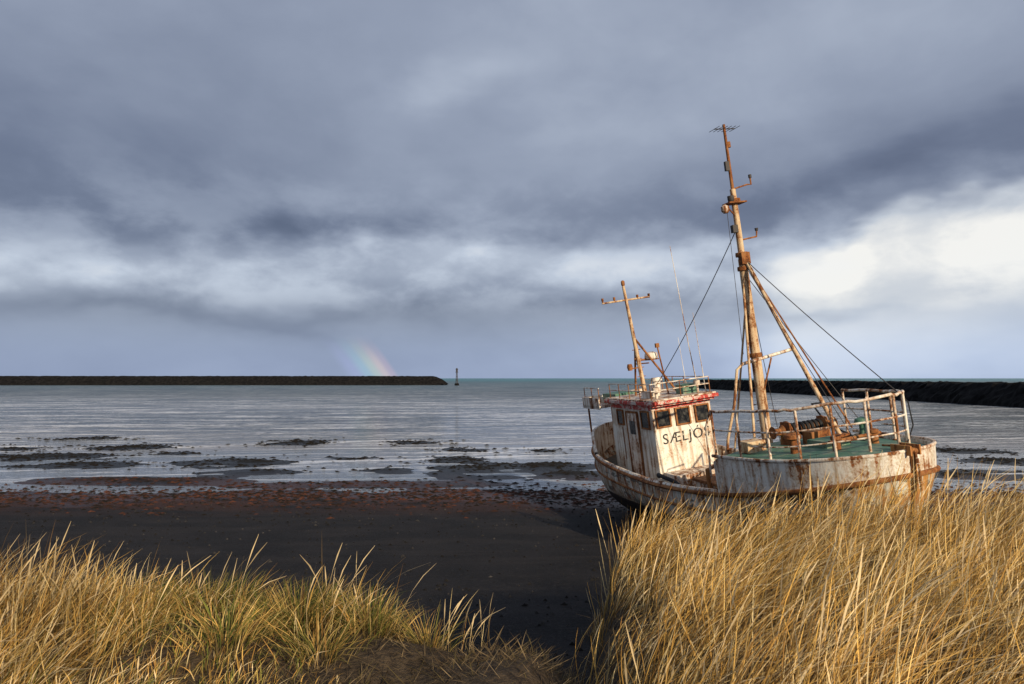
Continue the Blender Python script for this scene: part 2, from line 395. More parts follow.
wire=paint('steel_wire',(.05,.045,.045),.2,.2,.6)
m,t,b,co=new_mat('faded_lettering'); nn=t.noise(co,9,5,.7).outputs[0]
t.l.new(t.mix(t.mr(nn,.56,.60),(.022,.021,.020,1),(.60,.56,.47,1)),b.inputs['Base Color']); b.inputs['Roughness'].default_value=.7; letter=m
m,t,b,co=new_mat('window_glass'); nn=t.noise(co,7,4,.6).outputs[0]
t.l.new(t.mix(t.mr(nn,.4,.7),(.006,.007,.009,1),(.035,.035,.032,1)),b.inputs['Base Color']); t.l.new(t.mr(nn,.3,.8,.1,.5),b.inputs['Roughness']); b.inputs['Specular IOR Level'].default_value=.3; glass=m
# hull paint
m,t,b,co=new_mat('hull_paint'); x,y,z=t.sep(co)
a=t.noise(co,1.6,5,.65).outputs[0]; f=t.noise(co,22,4,.7).outputs[0]
st_=t.noise(t.scalev(co,5.5,5.5,.55),1,5,.62).outputs[0]; st2=t.noise(t.scalev(co,13,13,1.0),1,4,.6).outputs[0]
pk=t.noise(t.scalev(co,1.2,3,5),1,5,.7).outputs[0]
col=t.mix(t.mr(a,.35,.65),(.78,.76,.68,1),(.55,.55,.46,1))
col=t.mix(t.M('MULTIPLY',t.mr(st_,.44,.64),.7),col,(.23,.20,.14,1))
xc=t.M('ADD',x,7.3); sh=t.M('SUBTRACT',t.M('MULTIPLY_ADD',t.M('MULTIPLY',xc,xc),.0155,1.78),z)
low=t.mr(t.M('ADD',sh,t.M('MULTIPLY',t.M('SUBTRACT',st_,.5),1.4)),.22,.9)
col=t.mix(t.M('MULTIPLY',low,.6),col,(.23,.20,.14,1))
rv=t.M('ADD',t.M('MULTIPLY',st2,.45),t.M('ADD',t.M('MULTIPLY',f,.25),t.M('MULTIPLY',a,.3)))
weep=t.M('MULTIPLY',t.mr(sh,.8,.0),t.mr(st2,.43,.60)); col=t.mix(t.M('MULTIPLY',weep,.85),col,(.42,.16,.04,1))
col=t.mix(t.M('MULTIPLY',t.mr(rv,.46,.55),.7),col,(.40,.18,.06,1))
rm=t.mr(rv,.525,.57); col=t.mix(rm,col,t.mix(f,(.05,.02,.01,1),(.26,.09,.03,1)))
pm=t.mr(pk,.56,.59); col=t.mix(t.M('MULTIPLY',pm,.85),col,(.11,.095,.075,1))
bow_rust=t.M('MULTIPLY',t.mr(x,-.85,-.05),t.mr(t.M('ADD',st2,t.M('MULTIPLY',f,.3)),.52,.72)); bow_rust=t.M('MULTIPLY',bow_rust,t.mr(z,1.2,2.0))
col=t.mix(t.M('MULTIPLY',bow_rust,.85),col,(.48,.22,.05,1))
wl=t.M('ADD',t.M('ADD',z,t.M('MULTIPLY',t.M('SUBTRACT',a,.5),.25)),t.M('MULTIPLY',x,-.012))
col=t.mix(t.mr(wl,1.20,1.14),col,t.mix(t.mr(f,.4,.7),(.010,.010,.011,1),(.055,.028,.018,1)))
zs=t.M('ABSOLUTE',t.M('SUBTRACT',t.M('FRACT',t.M('MULTIPLY',z,5.5)),.5))
seam=t.mr(zs,.035,.0)
col=t.mix(t.M('MULTIPLY',seam,.45),col,(.07,.05,.035,1))
t.l.new(col,b.inputs['Base Color']); b.inputs['Roughness'].default_value=.62; b.inputs['Specular IOR Level'].default_value=.3
t.l.new(t.bump(t.M('ADD',t.M('MULTIPLY',f,.5),t.M('ADD',t.M('MULTIPLY',a,1.0),t.M('MULTIPLY',seam,-.8))),.4,.02),b.inputs['Normal'])
hullm=m

# ---------------------------------------------------------------- boat
boat=bpy.data.objects.new('fishing_boat',None); sc.collection.objects.link(boat)
boat.location=(6.74,12.0,-.02); boat.rotation_euler=(rad(7.5),0,rad(-75))
LEN=12.0; BM=1.66; XW=-3.30
def herm(xs_,ys_,x):
    xs_=list(xs_)
    if x<=xs_[0]: return ys_[0]
    if x>=xs_[-1]: return ys_[-1]
    i=max(k for k in range(len(xs_)) if xs_[k]<=x); i=min(i,len(xs_)-2)
    def sl(k):
        if k<=0: return (ys_[1]-ys_[0])/(xs_[1]-xs_[0])
        if k>=len(xs_)-1: return (ys_[-1]-ys_[-2])/(xs_[-1]-xs_[-2])
        return (ys_[k+1]-ys_[k-1])/(xs_[k+1]-xs_[k-1])
    h=xs_[i+1]-xs_[i]; u=(x-xs_[i])/h
    return (2*u**3-3*u*u+1)*ys_[i]+(u**3-2*u*u+u)*h*sl(i)+(-2*u**3+3*u*u)*ys_[i+1]+(u**3-u*u)*h*sl(i+1)
def Bx(x):
    s=max(0,min(1,-x/LEN)); f=(1-(1-min(s/.42,1))**3)**.45 if s>0 else 0
    q=(1-s)/.3; g_=(1-(1-min(q,1))**2.6)**.5 if q>0 else 0
    return BM*f*g_
def Sx(x): return herm([-12,-10,-8,-6,-3.3,-1.5,0],[2.22,1.97,1.82,1.78,1.96,2.22,2.5],x)
def Wx(x): return herm([XW,-1.6,0],[2.72,2.76,2.88],x)
def Kx(x): return .95*max(0,(-10-x)/2)**1.5
def hp(x,t_,side):
    wb=max(0,min(1,1+x/4.2)); wb=wb*wb*(3-2*wb)
    s_mid=(1-(1-t_)**2.5)**.75 if t_>0 else 0; s_b=t_**1.15
    s_=s_mid*(1-wb)+s_b*wb
    xx=x-1.0*(1-t_)**1.5*wb
    ws=max(0,(-10-x)/2); xx+=.55*(1-t_)**1.2*ws
    return Vector((xx,side*Bx(x)*s_,Kx(x)+(Sx(x)-Kx(x))*t_))
NXS=72; XS=[-LEN*(.5-.5*math.cos(math.pi*i/NXS)) for i in range(NXS+1)]
NTT=16; TS=[(k/NTT)**1.3 for k in range(NTT+1)]
h=MB()
for side in (-1,1):
    vs=[hp(x,tt,side) for x in XS for tt in TS]; fs=[]
    for i in range(NXS):
        for k in range(NTT):
            q=(i*(NTT+1)+k,(i+1)*(NTT+1)+k,(i+1)*(NTT+1)+k+1,i*(NTT+1)+k+1); fs.append(q if side>0 else q[::-1])
    h.add(vs,fs,0)
h.build('hull',[hullm],boat,60)
XF=[XW*u**1.7 for u in np.linspace(0,1,36)]
h=MB()
for side in (-1,1):
    vs=[];fs=[]
    for x in XF:
        bb=Bx(x); zt=Wx(x)
        e=max(0,min(1,(x-XW)/.35)); zt=Sx(x)+(zt-Sx(x))*(.86+.14*math.sqrt(e))
        for k,(dz,db) in enumerate(((0,0.002),(.5,.02),(1,.03))): vs.append((x+db*.5*(1+x/3.4),side*(bb+(db if bb>0.02 else 0)),Sx(x)-.01+(zt-Sx(x)+.01)*dz))
        vs.append((x-.03,side*max(0,bb-.02),zt+.0)); vs.append((x-.03,side*max(0,bb-.03),zt-.14))
    n=5
    for i in range(len(XF)-1):
        for k in range(n-1):
            q=(i*n+k,(i+1)*n+k,(i+1)*n+k+1,i*n+k+1); fs.append(q if side<0 else q[::-1])
    h.add(vs,fs,0)
h.build('bow_bulwark',[white],boat,60)
h=MB()
XR=[x for x in XS if x<=-10.1]
for side in (-1,1):
    vs=[];fs=[]
    for x in XR:
        e=max(0,min(1,(-10.1-x)/.8)); e=e*e*(3-2*e); z0=Sx(x); hh_=.06+.42*e; bb=Bx(x)
        vs+= [(x,side*bb,z0-.01),(x-.02,side*(bb*.99),z0+hh_),(x+.05,side*max(0,bb*.99-.06),z0+hh_),(x+.05,side*max(0,bb-.07),z0-.5)]
    for i in range(len(XR)-1):
        for k in range(3): fs.append((i*4+k,(i+1)*4+k,(i+1)*4+k+1,i*4+k+1))
    h.add(vs,fs,0)
h.build('stern_bulwark',[white],boat,60)
h=MB()
for side in (-1,1):
    h.tube([(hp(x,1,side)+Vector((0.01,side*.02,0))) for x in XS],.045,0,6)
    h.tube([(hp(x,.80,side)+Vector((0,side*.01,0))) for x in XS if x<-1.0 and x>-11.5],.03,0,6)
    h.tube([(x,side*(Bx(x)-.03),Sx(x)+.05) for x in XS if -10.2<x<XW],.05,1,6)
    h.tube([(x,side*(Bx(x)+.03 if Bx(x)>.02 else 0),Wx(x)+.01) for x in XF],.032,1,6)
h.build('rub_rails',[rustm,white_rusty],boat,60)
h=MB()
XD=[x for x in XS if x<=XW+.02]
for side in (-1,1):
    vs=[];fs=[]
    for x in XD: vs+=[(x,side*max(0,Bx(x)-.07),Sx(x)+.03),(x,side*max(0,Bx(x)-.09),Sx(x)-.62)]
    for i in range(len(XD)-1): fs.append((i*2,i*2+1,i*2+3,i*2+2))
    h.add(vs,fs,1)
    for x in np.arange(-10,XW,.55): h.box((x,side*(Bx(x)-.12),Sx(x)-.27),(.05,.08,.55),1)
vs=[];fs=[];n=7
for x in XD:
    for k in range(n):
        u=-1+2*k/(n-1); vs.append((x,u*max(0,Bx(x)-.08),Sx(x)-.55+.05*(1-u*u)))
for i in range(len(XD)-1):
    for k in range(n-1): fs.append((i*n+k,(i+1)*n+k,(i+1)*n+k+1,i*n+k+1))
h.add(vs,fs,0)
h.build('main_deck',[grey,white_rusty],boat,60)
h=MB(); vs=[];fs=[];n=11
for x in XF:
    for k in range(n):
        u=-1+2*k/(n-1); vs.append((x-.02,u*max(0,Bx(x)-.01),Wx(x)-.07+.13*(1-u*u)*min(1,Bx(x)/1.2)))
for i in range(len(XF)-1):
    for k in range(n-1): fs.append((i*n+k,i*n+k+1,(i+1)*n+k+1,(i+1)*n+k))
h.add(vs,fs,0)
h.build('foredeck',[green],boat,60)
h=MB()
bw=Bx(XW)-.02; vs=[(XW,-bw,Sx(XW)-.6),(XW,bw,Sx(XW)-.6)]
top=[(XW,bw*(1-2*k/10),Wx(XW)-.08+.13*(1-(1-2*k/10)**2)) for k in range(11)]
h.add(vs+top,[tuple(range(13))],0)
h.box((XW-.02,-.55,1.9),(.05,.6,1.05),1); h.box((XW-.03,.5,1.75),(.05,.7,.8),2)
h.build('foredeck_bulkhead',[white_rusty,rustm,black],boat,0)

# foredeck guard rail
h=MB()
def rp(x,side,z):
    xx=max(XW,min(-.10,x)); fwd=max(0,1+xx/1.5)
    return Vector((xx-.06-.40*fwd,side*max(0,Bx(xx)-.08-.14*fwd),Wx(xx-.2)+z))
xr=[XW*u**1.6 for u in np.linspace(1,0.012,26)]
loop=lambda z,xs_: [rp(x,-1,z) for x in xs_]+[rp(x,1,z) for x in xs_[::-1]]
rnd=random.Random(3)
top=loop(.88,xr); top=[p+Vector((rnd.uniform(-.012,.012),rnd.uniform(-.012,.012),rnd.uniform(-.018,.018))) for p in top]
h.tube(top,.027,0,8)
h.tube(loop(.50,xr),.018,0,6)
h.tube(loop(.24,xr[6:]),.014,0,6)
for side in (-1,1):
    for x in (XW+.02,-2.5,-1.75,-1.1,-.5,-.12):
        h.tube([rp(x,side,-.06),rp(x,side,.88)],.025,0,8); h.lathe(rp(x,side,-.05),[(.05,0),(.05,.03)],1,8)
h.tube([rp(XW,-1,.88),rp(XW,-1,.55)+Vector((-.25,0,0)),rp(XW,-1,-.5)+Vector((-.3,0,0))],.022,0,8)
h.build('guard_rail',[white_rusty,rustm],boat,50)

# main mast
MX=-3.9
h=MB()
mt=lambda hh,dx=0,dy=0: Vector((MX+dx-.012*hh,dy,2.6+hh))
h.tube([mt(-1.2),mt(1.5),mt(4.0)],[.115,.105,.09],0,12)
h.tube([mt(3.95),mt(5.5)],[.07,.06],0,10); h.tube([mt(5.45),mt(6.78)],[.038,.03],1,8)
for z in (1.9,3.75,4.05,5.2): h.lathe(mt(z),[(.125,0),(.13,.03),(.125,.09)],1,12)
h.box(mt(5.2,0,.0),(.30,.42,.03),1); h.lathe(mt(5.0,0,-.24),[(.05,0),(.09,.05),(.09,.14),(.03,.18)],5,10)
h.lathe(mt(5.22,.1,-.14),[(.05,0),(.07,.04),(.07,.12)],3,10)
h.tube([mt(4.9,0,0),mt(5.2,0,-.24)],.017,1,6)
h.tube([mt(5.5),mt(5.58,0,.36),mt(5.58,0,.46),mt(5.74,0,.46)],.019,1,6); h.lathe(mt(5.72,0,.46),[(.035,0),(.035,.07)],3,8)
h.tube([mt(4.4),mt(4.45,0,.42),mt(4.58,0,.44)],.02,1,6); h.lathe(mt(4.57,0,.44),[(.03,0),(.04,.06)],3,8)
h.box(mt(4.65,.02,-.1),(.1,.12,.16),3); h.box(mt(6.0,0,-.06),(.07,.09,.2),3); h.box(mt(4.0,.08,0),(.14,.2,.25),1)
tp=mt(6.78); h.tube([tp+Vector((.1,-.30,.0)),tp+Vector((-.1,.32,.05))],.012,3,6)
for k in range(6):
    p=tp+Vector((.1,-.30,0)).lerp(Vector((-.1,.32,.05)),k/5); h.tube([p+Vector((.13,.05,.02)),p-Vector((.13,.05,.02))],.006,3,5)
h.tube([tp,tp+Vector((0,.0,.12))],.03,1,8); h.lathe(mt(6.4,0,.05),[(.045,0),(.045,.12)],1,8)
h.tube([mt(4.0,.05,.03),Vector((-1.75,.12,2.95))],.042,4,8)
h.tube([mt(3.8,.05,.1),Vector((-2.2,.75,3.0))],.016,1,6)
h.tube([mt(3.6,0,-.05),Vector((-3.42,-.62,2.7))],.028,0,8)
h.tube([mt(3.1,0,-.05),Vector((-4.4,-.75,1.5))],.022,4,8)
h.box((-1.75,.12,2.92),(.22,.22,.18),1)
h.tube([mt(1.80,.1,-.42),mt(1.97,.1,.85)],.036,5,8)
h.tube([mt(1.80,.1,-.40),mt(1.7,.1,-.55),mt(1.0,.1,-.72),mt(.3,.05,-.95),mt(-.4,0,-1.05)],.03,0,8)
h.tube([mt(1.85,.1,.3),mt(1.2,.1,.02)],.02,1,6)
for z in (.2,.55,.9,1.25): h.tube([mt(z,-.13,-.12),mt(z,-.13,.12)],.01,1,5)
h.build('main_mast',[ochre,rustm,white,wire,ochre,white_rusty],boat,50)
h=MB()
def cable(a,b_,sag=.1,r=.007,n=10,mi=0):
    a=Vector(a);b_=Vector(b_); h.tube([a.lerp(b_,i/n)-Vector((0,0,sag*4*(i/n)*(1-i/n))) for i in range(n+1)],r,mi,5)
cable(mt(4.7),(-8.2,-.3,3.9),.12,.010)
cable(mt(4.05),(-.65,.55,3.7),.05,.009); cable(mt(3.95),(-1.0,-.2,3.0),.04,.007)
cable(mt(3.7),(-2.6,1.45,2.8),.03,.008); cable(mt(5.2,0,-.2),mt(2.0,.1,-.35),.02,.006)
cable(mt(4.2),(-5.6,1.5,1.8),.05,.008)
h.tube([(-3.4,1.0,3.4),(-3.1,.6,3.45),(-2.6,.5,3.1),(-2.2,.8,2.8),(-1.7,.7,2.75)],.02,1,6)
h.tube([(-1.2,.9,3.75),(-1.0,1.0,3.5),(-.9,.95,3.1),(-.8,.7,2.85)],.012,1,6)
h.build('rigging',[wire,black],boat,50)

h=MB()
wx,wz=-2.75,2.78
for s_ in (-.42,.42): h.box((wx,s_+.1,wz+.2),(.42,.05,.5),0,None,.7)
h.lathe((wx,-.32,wz+.28),[(.19,0),(.19,.03),(.10,.04),(.10,.42),(.10,.70),(.10,.8),(.19,.81),(.19,.84)],0,16,(0,1,0))
h.lathe((wx,.56,wz+.28),[(.13,0),(.07,.05),(.07,.16),(.13,.22)],0,14,(0,1,0)); h.lathe((wx,-.62,wz+.28),[(.13,0),(.07,.05),(.07,.16),(.13,.22)],0,14,(0,1,0))
for k in range(7): h.lathe((wx,-.22+.1*k,wz+.28),[(.13,0),(.14,.03),(.13,.07)],1,14,(0,1,0))
h.box((wx+.32,.1,wz+.1),(.3,.4,.3),0)
h.build('anchor_winch',[rustm,black],boat,40,.008)
h=MB()
for bx_,by_ in ((-1.3,-.35),(-1.3,.45)):
    h.lathe((bx_,by_,2.78),[(.075,0),(.07,.22),(.09,.24),(.09,.29),(.03,.31)],0,12)
h.tube([(-1.3,-.5,2.98),(-1.3,.6,3.0)],.03,0,8)
h.lathe((-1.95,-.75,2.76),[(.07,0),(.07,.26),(.16,.28),(.15,.35),(.04,.40)],0,14)
h.lathe((-2.1,.9,2.72),[(.06,0),(.06,.35),(.14,.37),(.12,.44),(.03,.47)],2,14)
h.box((-1.9,-.05,2.86),(.55,.5,.14),2); h.box((-3.0,-.95,2.84),(.35,.4,.22),1)
h.build('deck_fittings',[rustm,ochre,green],boat,40,.006)
h=MB()
h.box((-.10,.09,2.90),(.42,.025,.16),0); h.box((-.10,-.09,2.90),(.42,.025,.16),0); h.lathe((.04,-.08,2.88),[(.05,0),(.035,.08),(.05,.16)],1,12,(0,1,0))
cp_=[Vector((-.6,0,2.92)),Vector((0,0,2.95)),Vector((.10,0,2.86)),Vector((.13,0,2.6)),Vector((.12,0,2.25))]
for i in range(4):
    for q in range(3):
        p=cp_[i].lerp(cp_[i+1],q/3); p2=cp_[i].lerp(cp_[i+1],(q+.9)/3); h.tube([p,p2],.026 if q%2 else .018,1,6)
h.build('bow_roller_and_chain',[orange,rustm],boat,40)
h=MB()
h.tube([hp(0,tt,1)+Vector((.02,0,0)) for tt in TS],.045,0,8); h.tube([hp(0,1,1)+Vector((.02,0,0)),Vector((.04,0,2.93))],.045,0,8)
h.tube([Vector((-1.0,0,.02)),Vector((-6,0,-.06)),Vector((-11.2,0,.05))],.09,0,6)
h.build('stem_post',[orange],boat,50)

# wheelhouse
WF,WA=-7.45,-10.25; HW=.86; WZ0=1.25; WZ1=3.46
h=MB()
rk=.10
vs=[(WF,-HW,WZ0),(WF,HW,WZ0),(WA,HW,WZ0),(WA,-HW,WZ0),(WF-rk,-HW+.02,WZ1),(WF-rk,HW-.02,WZ1),(WA,HW-.02,WZ1),(WA,-HW+.02,WZ1)]
h.add(vs,[(0,1,5,4),(1,2,6,5),(2,3,7,6),(3,0,4,7),(4,5,6,7)],0)
h.box((WF+.35,0,1.48),(.75,1.5,.5),1)
h.build('wheelhouse',[cream,white_rusty],boat,0,.015)
def fx(z): return WF-rk*(z-WZ0)/(WZ1-WZ0)
h=MB()
tilt=Matrix.Rotation(-math.atan(rk/(WZ1-WZ0)),3,'Y')
zc=3.08
for yc in (-.56,0,.56):
    w_,h_=.34,.38
    h.box((fx(zc)+.012,yc,zc),(.02,w_,h_),0,tilt)
    for s_ in (-1,1):
        h.box((fx(zc)+.022,yc+s_*(w_/2+.020),zc),(.05,.040,h_+.08),1,tilt)
        h.box((fx(zc+s_*(h_/2+.020))+.022,yc,zc+s_*(h_/2+.020)),(.05,w_-.002,.040),1,tilt)
for xc_,w_,h_,zc2 in ((-7.95,.42,.40,3.06),(-9.55,.36,.36,3.06)):
    for sd_ in (-1,1):
        h.box((xc_,sd_*(HW-.008),zc2),(w_,.03,h_),0)
        for s_ in (-1,1):
            h.box((xc_+s_*(w_/2+.02),sd_*(HW+.002),zc2),(.04,.05,h_+.08),1); h.box((xc_,sd_*(HW+.002),zc2+s_*(h_/2+.02)),(w_-.002,.05,.04),1)
h.box((-8.75,-HW+.0,2.31),(.66,.05,1.80),2); 
for s_ in (-1,1): h.box((-8.75+s_*.35,-HW-.012,2.31),(.05,.06,1.86),1)
h.box((-8.75,-HW-.012,3.24),(.65,.06,.05),1); h.box((-8.75,-HW-.02,2.82),(.34,.03,.36),0); h.tube([(-8.5,-HW-.05,2.3),(-8.5,-HW-.05,2.45)],.015,3,6)
h.tube([(-9.35,-HW-.06,1.9),(-9.35,-HW-.06,2.8)],.014,3,6); h.tube([(-8.25,-HW-.06,2.0),(-8.25,-HW-.06,2.8)],.014,3,6)
h.box((fx(3.37)+.004,0,3.37),(.012,2*HW-.04,.10),4,tilt)
h.box(((WF+WA)/2-.03,-HW+.005,3.37),(WF-WA-.12,.022,.10),4)
h.build('wheelhouse_windows_and_door',[glass,rustm,white_rusty,rustm,red],boat,40)
tx=bpy.data.curves.new('name_lettering','FONT'); tx.body="SÆLJÓS"; tx.size=.37; tx.align_x='CENTER'; tx.align_y='CENTER'; tx.extrude=.002; tx.space_character=1.12; tx.shear=.06
to=bpy.data.objects.new('name_lettering',tx); sc.collection.objects.link(to); to.parent=boat
zn=2.56; to.location=(fx(zn)+.012,.02,zn)
Mx=Matrix(((0,0,1),(1,0,0),(0,1,0))); to.rotation_euler=(Matrix.Rotation(-math.atan(rk/(WZ1-WZ0)),3,'Y')@Mx@Matrix.Rotation(.03,3,'Z')).to_euler()
to.data.materials.append(letter)
h=MB()
h.box(((WF+WA)/2+.02,0,WZ1+.045),(WF-WA+.30,2*HW+.22,.09),0)
h.box(((WF+WA)/2+.02,0,WZ1+.110),(WF-WA+.22,2*HW+.14,.04),1)
h.box(((WF+WA)/2+.02,0,WZ1-.03),(WF-WA+.10,2*HW+.06,.055),2)
h.box((-11.0,-.10,WZ1-.12),(1.35,2.1,.07),1); h.box((-11.0,-1.13,WZ1-.02),(1.30,.04,.34),1); h.box((-11.66,-.1,WZ1-.02),(.04,2.1,.34),1)
for y_ in (-1.05,.85): h.tube([(-11.5,y_,2.1),(-11.5,y_,WZ1-.15)],.03,3,8)
h.box((-10.6,0,2.2),(.7,1.1,1.4),1)
h.build('wheelhouse_roof',[red,white_rusty,red,rustm],boat,0,.012)
h=MB(); zr=WZ1+.13
x0,x1=WF-.02,WA+.1; yw=HW-.02
for z_ in (.22,.40):
    h.tube([(x0,-yw,zr+z_),(x1,-yw,zr+z_)],.014,0,6); h.tube([(x0,yw,zr+z_),(x1,yw,zr+z_)],.014,0,6); h.tube([(x0,-yw,zr+z_),(x0,yw,zr+z_)],.014,0,6)
for x_ in np.linspace(x0,x1,5):
    for y_ in (-yw,yw): h.tube([(x_,y_,zr-.02),(x_,y_,zr+.40)],.014,1,6)
h.tube([(x0,0,zr),(x0,0,zr+.4)],.014,1,6)
for y_ in (-1.08,.9):
    h.tube([(-10.4,y_,zr+.30),(-11.62,y_,zr+.30)],.014,0,6)
    for x_ in (-10.45,-11.0,-11.6): h.tube([(x_,y_,zr-.25),(x_,y_,zr+.30)],.013,1,6)
h.box((-8.1,.5,zr+.12),(.4,.4,.24),2); h.box((-8.3,-.45,zr+.08),(.6,.25,.16),3); h.lathe((-9.7,.45,zr),[(.11,0),(.11,.3),(.16,.33),(.14,.42)],3,12)
h.box((-10.9,-.2,zr-.05),(.9,.8,.22),2); h.lathe((-7.75,-.55,zr),[(.04,0),(.04,.14),(.10,.16),(.10,.27),(.05,.30)],3,12)
h.lathe((-7.7,.62,zr),[(.03,0),(.03,.2),(.08,.22),(.08,.34)],3,12)
h.build('roof_rails_and_gear',[white_rusty,rustm,green,white],boat,40)
# aft mast
h=MB(); ax,az=-9.05,zr
am=lambda hh,dx=0,dy=0: Vector((ax+dx-.02*hh,dy-.25-.07*hh,az+hh))
h.tube([am(-.05),am(1.6),am(3.1)],[.065,.055,.04],0,10)
h.tube([am(2.68,0,-.72),am(2.73,0,.72)],.026,0,7)
for s_ in (-.70,-.35,.35,.70): h.lathe(am(2.70,0,s_),[(.025,0),(.025,.04),(.035,.05),(.035,.12)],1,8)
h.lathe(am(3.1),[(.03,0),(.055,.03),(.055,.13),(.02,.16)],1,8)
h.tube([am(1.5),am(-.02,-.55,-.05)],.03,1,7); h.tube([am(1.65),am(-.02,.5,.75)],.03,1,7); h.tube([am(.9,-.2,0),am(.9,.2,.2)],.02,1,6)
h.tube([am(1.0),am(1.0,0,.42)],.03,1,7); h.box(am(.98,0,.40),(.3,.3,.03),1); h.lathe(am(1.0,0,.40),[(.17,0),(.19,.05),(.17,.16),(.06,.20)],2,16)
h.tube([am(.8),am(.8,0,-.3)],.02,1,6); h.lathe(am(.75,0,-.3),[(.06,0),(.08,.1),(.06,.18)],1,10)
h.tube([am(0,.3,.55),am(1.35,.3,.50)],.022,1,7); h.box(am(1.35,.3,.50),(.08,.1,.12),1)
for z_ in (.3,.55,.8,1.05,1.3): h.tube([am(z_,0,-.12),am(z_,0,.12)],.011,1,5)
h.build('aft_mast',[ochre,rustm,white],boat,50)
h=MB()
h.tube([(-7.9,.75,zr),(-7.95,.66,zr+1.3),(-8.0,.52,zr+3.95)],[.017,.013,.008],0,6)
h.tube([(-7.6,.8,zr),(-7.65,.74,zr+2.1)],[.013,.006],0,6)
h.tube([(-8.6,.8,zr),(-8.65,.75,zr+1.5)],[.011,.005],0,6)
h.build('whip_antennas',[white],boat,50)
h=MB()
h.box((-5.6,.1,1.45),(1.3,1.3,.42),0); h.box((-5.6,.1,1.69),(1.4,1.4,.07),1)
h.tube([(-4.6,-1.1,1.3),(-4.6,-1.1,2.2),(-4.6,-.6,2.35)],.05,1,8); h.lathe((-4.6,-.95,1.6),[(.2,0),(.2,.04),(.08,.05),(.08,.4),(.2,.41),(.2,.45)],1,14,(0,1,0))
h.lathe((-6.6,-1.2,1.3),[(.24,0),(.26,.06),(.24,.12),(.26,.18),(.20,.24),(.08,.24)],2,14)
h.box((-6.6,1.0,1.5),(.5,.5,.4),2); h.lathe((-4.3,-.35,1.3),[(.13,0),(.13,.6),(.2,.62),(.2,.7)],1,12)
h.tube([(-6.3,-1.45,1.9),(-6.0,-1.6,2.0),(-5.3,-1.6,1.95),(-4.9,-1.4,1.7)],.05,2,8)
h.build('midship_hatch_and_gear',[white_rusty,rustm,black],boat,40,.01)

# ---------------------------------------------------------------- channel marker
mk=bpy.data.objects.new('channel_marker',None); sc.collection.objects.link(mk); mk.location=(-29.8,400,0)
h=MB()
h.lathe((0,0,-2),[(1.5,0),(1.2,2.6),(1.0,3.2)],0,10)
for a_ in range(4):
    c_,s_=math.cos(a_*1.5708+.6),math.sin(a_*1.5708+.6); h.tube([(c_*.65,s_*.65,1.0),(c_*.3,s_*.3,7.2)],.13,1,6)
h.lathe((0,0,7.0),[(.8,0),(.8,.3),(.5,.32),(.5,1.6),(.8,1.65),(.2,2.4)],1,10)
for z_ in (2.8,4.8,6.4): h.lathe((0,0,z_),[(.65-.06*z_,0),(.65-.06*z_,.2)],1,8)
h.build('marker_tower',[basalt,wire],mk,0)

# ---------------------------------------------------------------- grass
m=bpy.data.materials.new('dry_grass'); m.use_nodes=True; t=NT(m.node_tree); t.n.remove(t.n['Principled BSDF'])
at=t.n.new('ShaderNodeVertexColor'); at.layer_name='tint'
df=t.n.new('ShaderNodeBsdfDiffuse'); tr=t.n.new('ShaderNodeBsdfTranslucent')
t.l.new(at.outputs[0],df.inputs[0]); t.l.new(at.outputs[0],tr.inputs[0])
m1=t.n.new('ShaderNodeMixShader'); m1.inputs[0].default_value=.22; t.l.new(df.outputs[0],m1.inputs[1]); t.l.new(tr.outputs[0],m1.inputs[2])
t.l.new(m1.outputs[0],t.n['Material Output'].inputs[0]); grassm=m
PAL=np.array([[.66,.42,.13],[.74,.51,.19],[.50,.29,.08],[.36,.20,.065],[.78,.62,.32],[.17,.105,.04],[.60,.37,.10]])
PG=np.array([[.14,.16,.035],[.22,.20,.05],[.34,.26,.08],[.09,.11,.03],[.48,.36,.14]])
PB=np.array([[.10,.07,.045],[.19,.14,.08],[.07,.05,.03],[.30,.22,.12],[.14,.11,.045]])
def blades(px,py,ln,wid,lean,leanaz,bend,bendaz,pal,heads=0.0,K=6):
    n=len(px); z=tz(px,py)-.02; tt=np.linspace(0,1,K)[None,:]
    la=leanaz[:,None]; ba=bendaz[:,None]; ln_=ln[:,None]
    cx=px[:,None]+ln_*(np.sin(lean)[:,None]*np.cos(la)*tt+bend[:,None]*np.cos(ba)*tt**2.0)
    cy=py[:,None]+ln_*(np.sin(lean)[:,None]*np.sin(la)*tt+bend[:,None]*np.sin(ba)*tt**2.0)
    cz=z[:,None]+ln_*(np.cos(lean)[:,None]*tt-(bend[:,None]**1.3)*.55*tt**2.6)
    wa=R.random(n)*np.pi; prof=np.array([.8,1,1,.85,.6,.12])[:K]
    hd=R.random(n)<heads
    W=wid[:,None]*prof[None,:]
    W[hd]=wid[hd][:,None]*np.array([.45,.42,.38,.45,1.7,.4])[None,:]
    ox=np.cos(wa)[:,None]*W*.5; oy=np.sin(wa)[:,None]*W*.5
    v=np.stack([np.stack([cx-ox,cy-oy,cz],-1),np.stack([cx+ox,cy+oy,cz],-1)],2)
    base=(np.arange(n)*K*2)[:,None]+np.arange(K-1)[None,:]*2
    f=np.stack([base,base+1,base+3,base+2],-1).reshape(-1,4)
    c=pal[R.integers(0,len(pal),n)]*R.uniform(.75,1.2,(n,1))
    c[hd]=np.array([.74,.57,.32])
    c=c*(1+1.1*fbm(px*1.4,py*1.4,77,3))[:,None]
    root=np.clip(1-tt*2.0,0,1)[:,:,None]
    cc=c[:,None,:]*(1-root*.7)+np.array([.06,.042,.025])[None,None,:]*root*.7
    cc=np.repeat(cc[:,:,None,:],2,2)
    return v.reshape(-1,3),f,cc.reshape(-1,3)
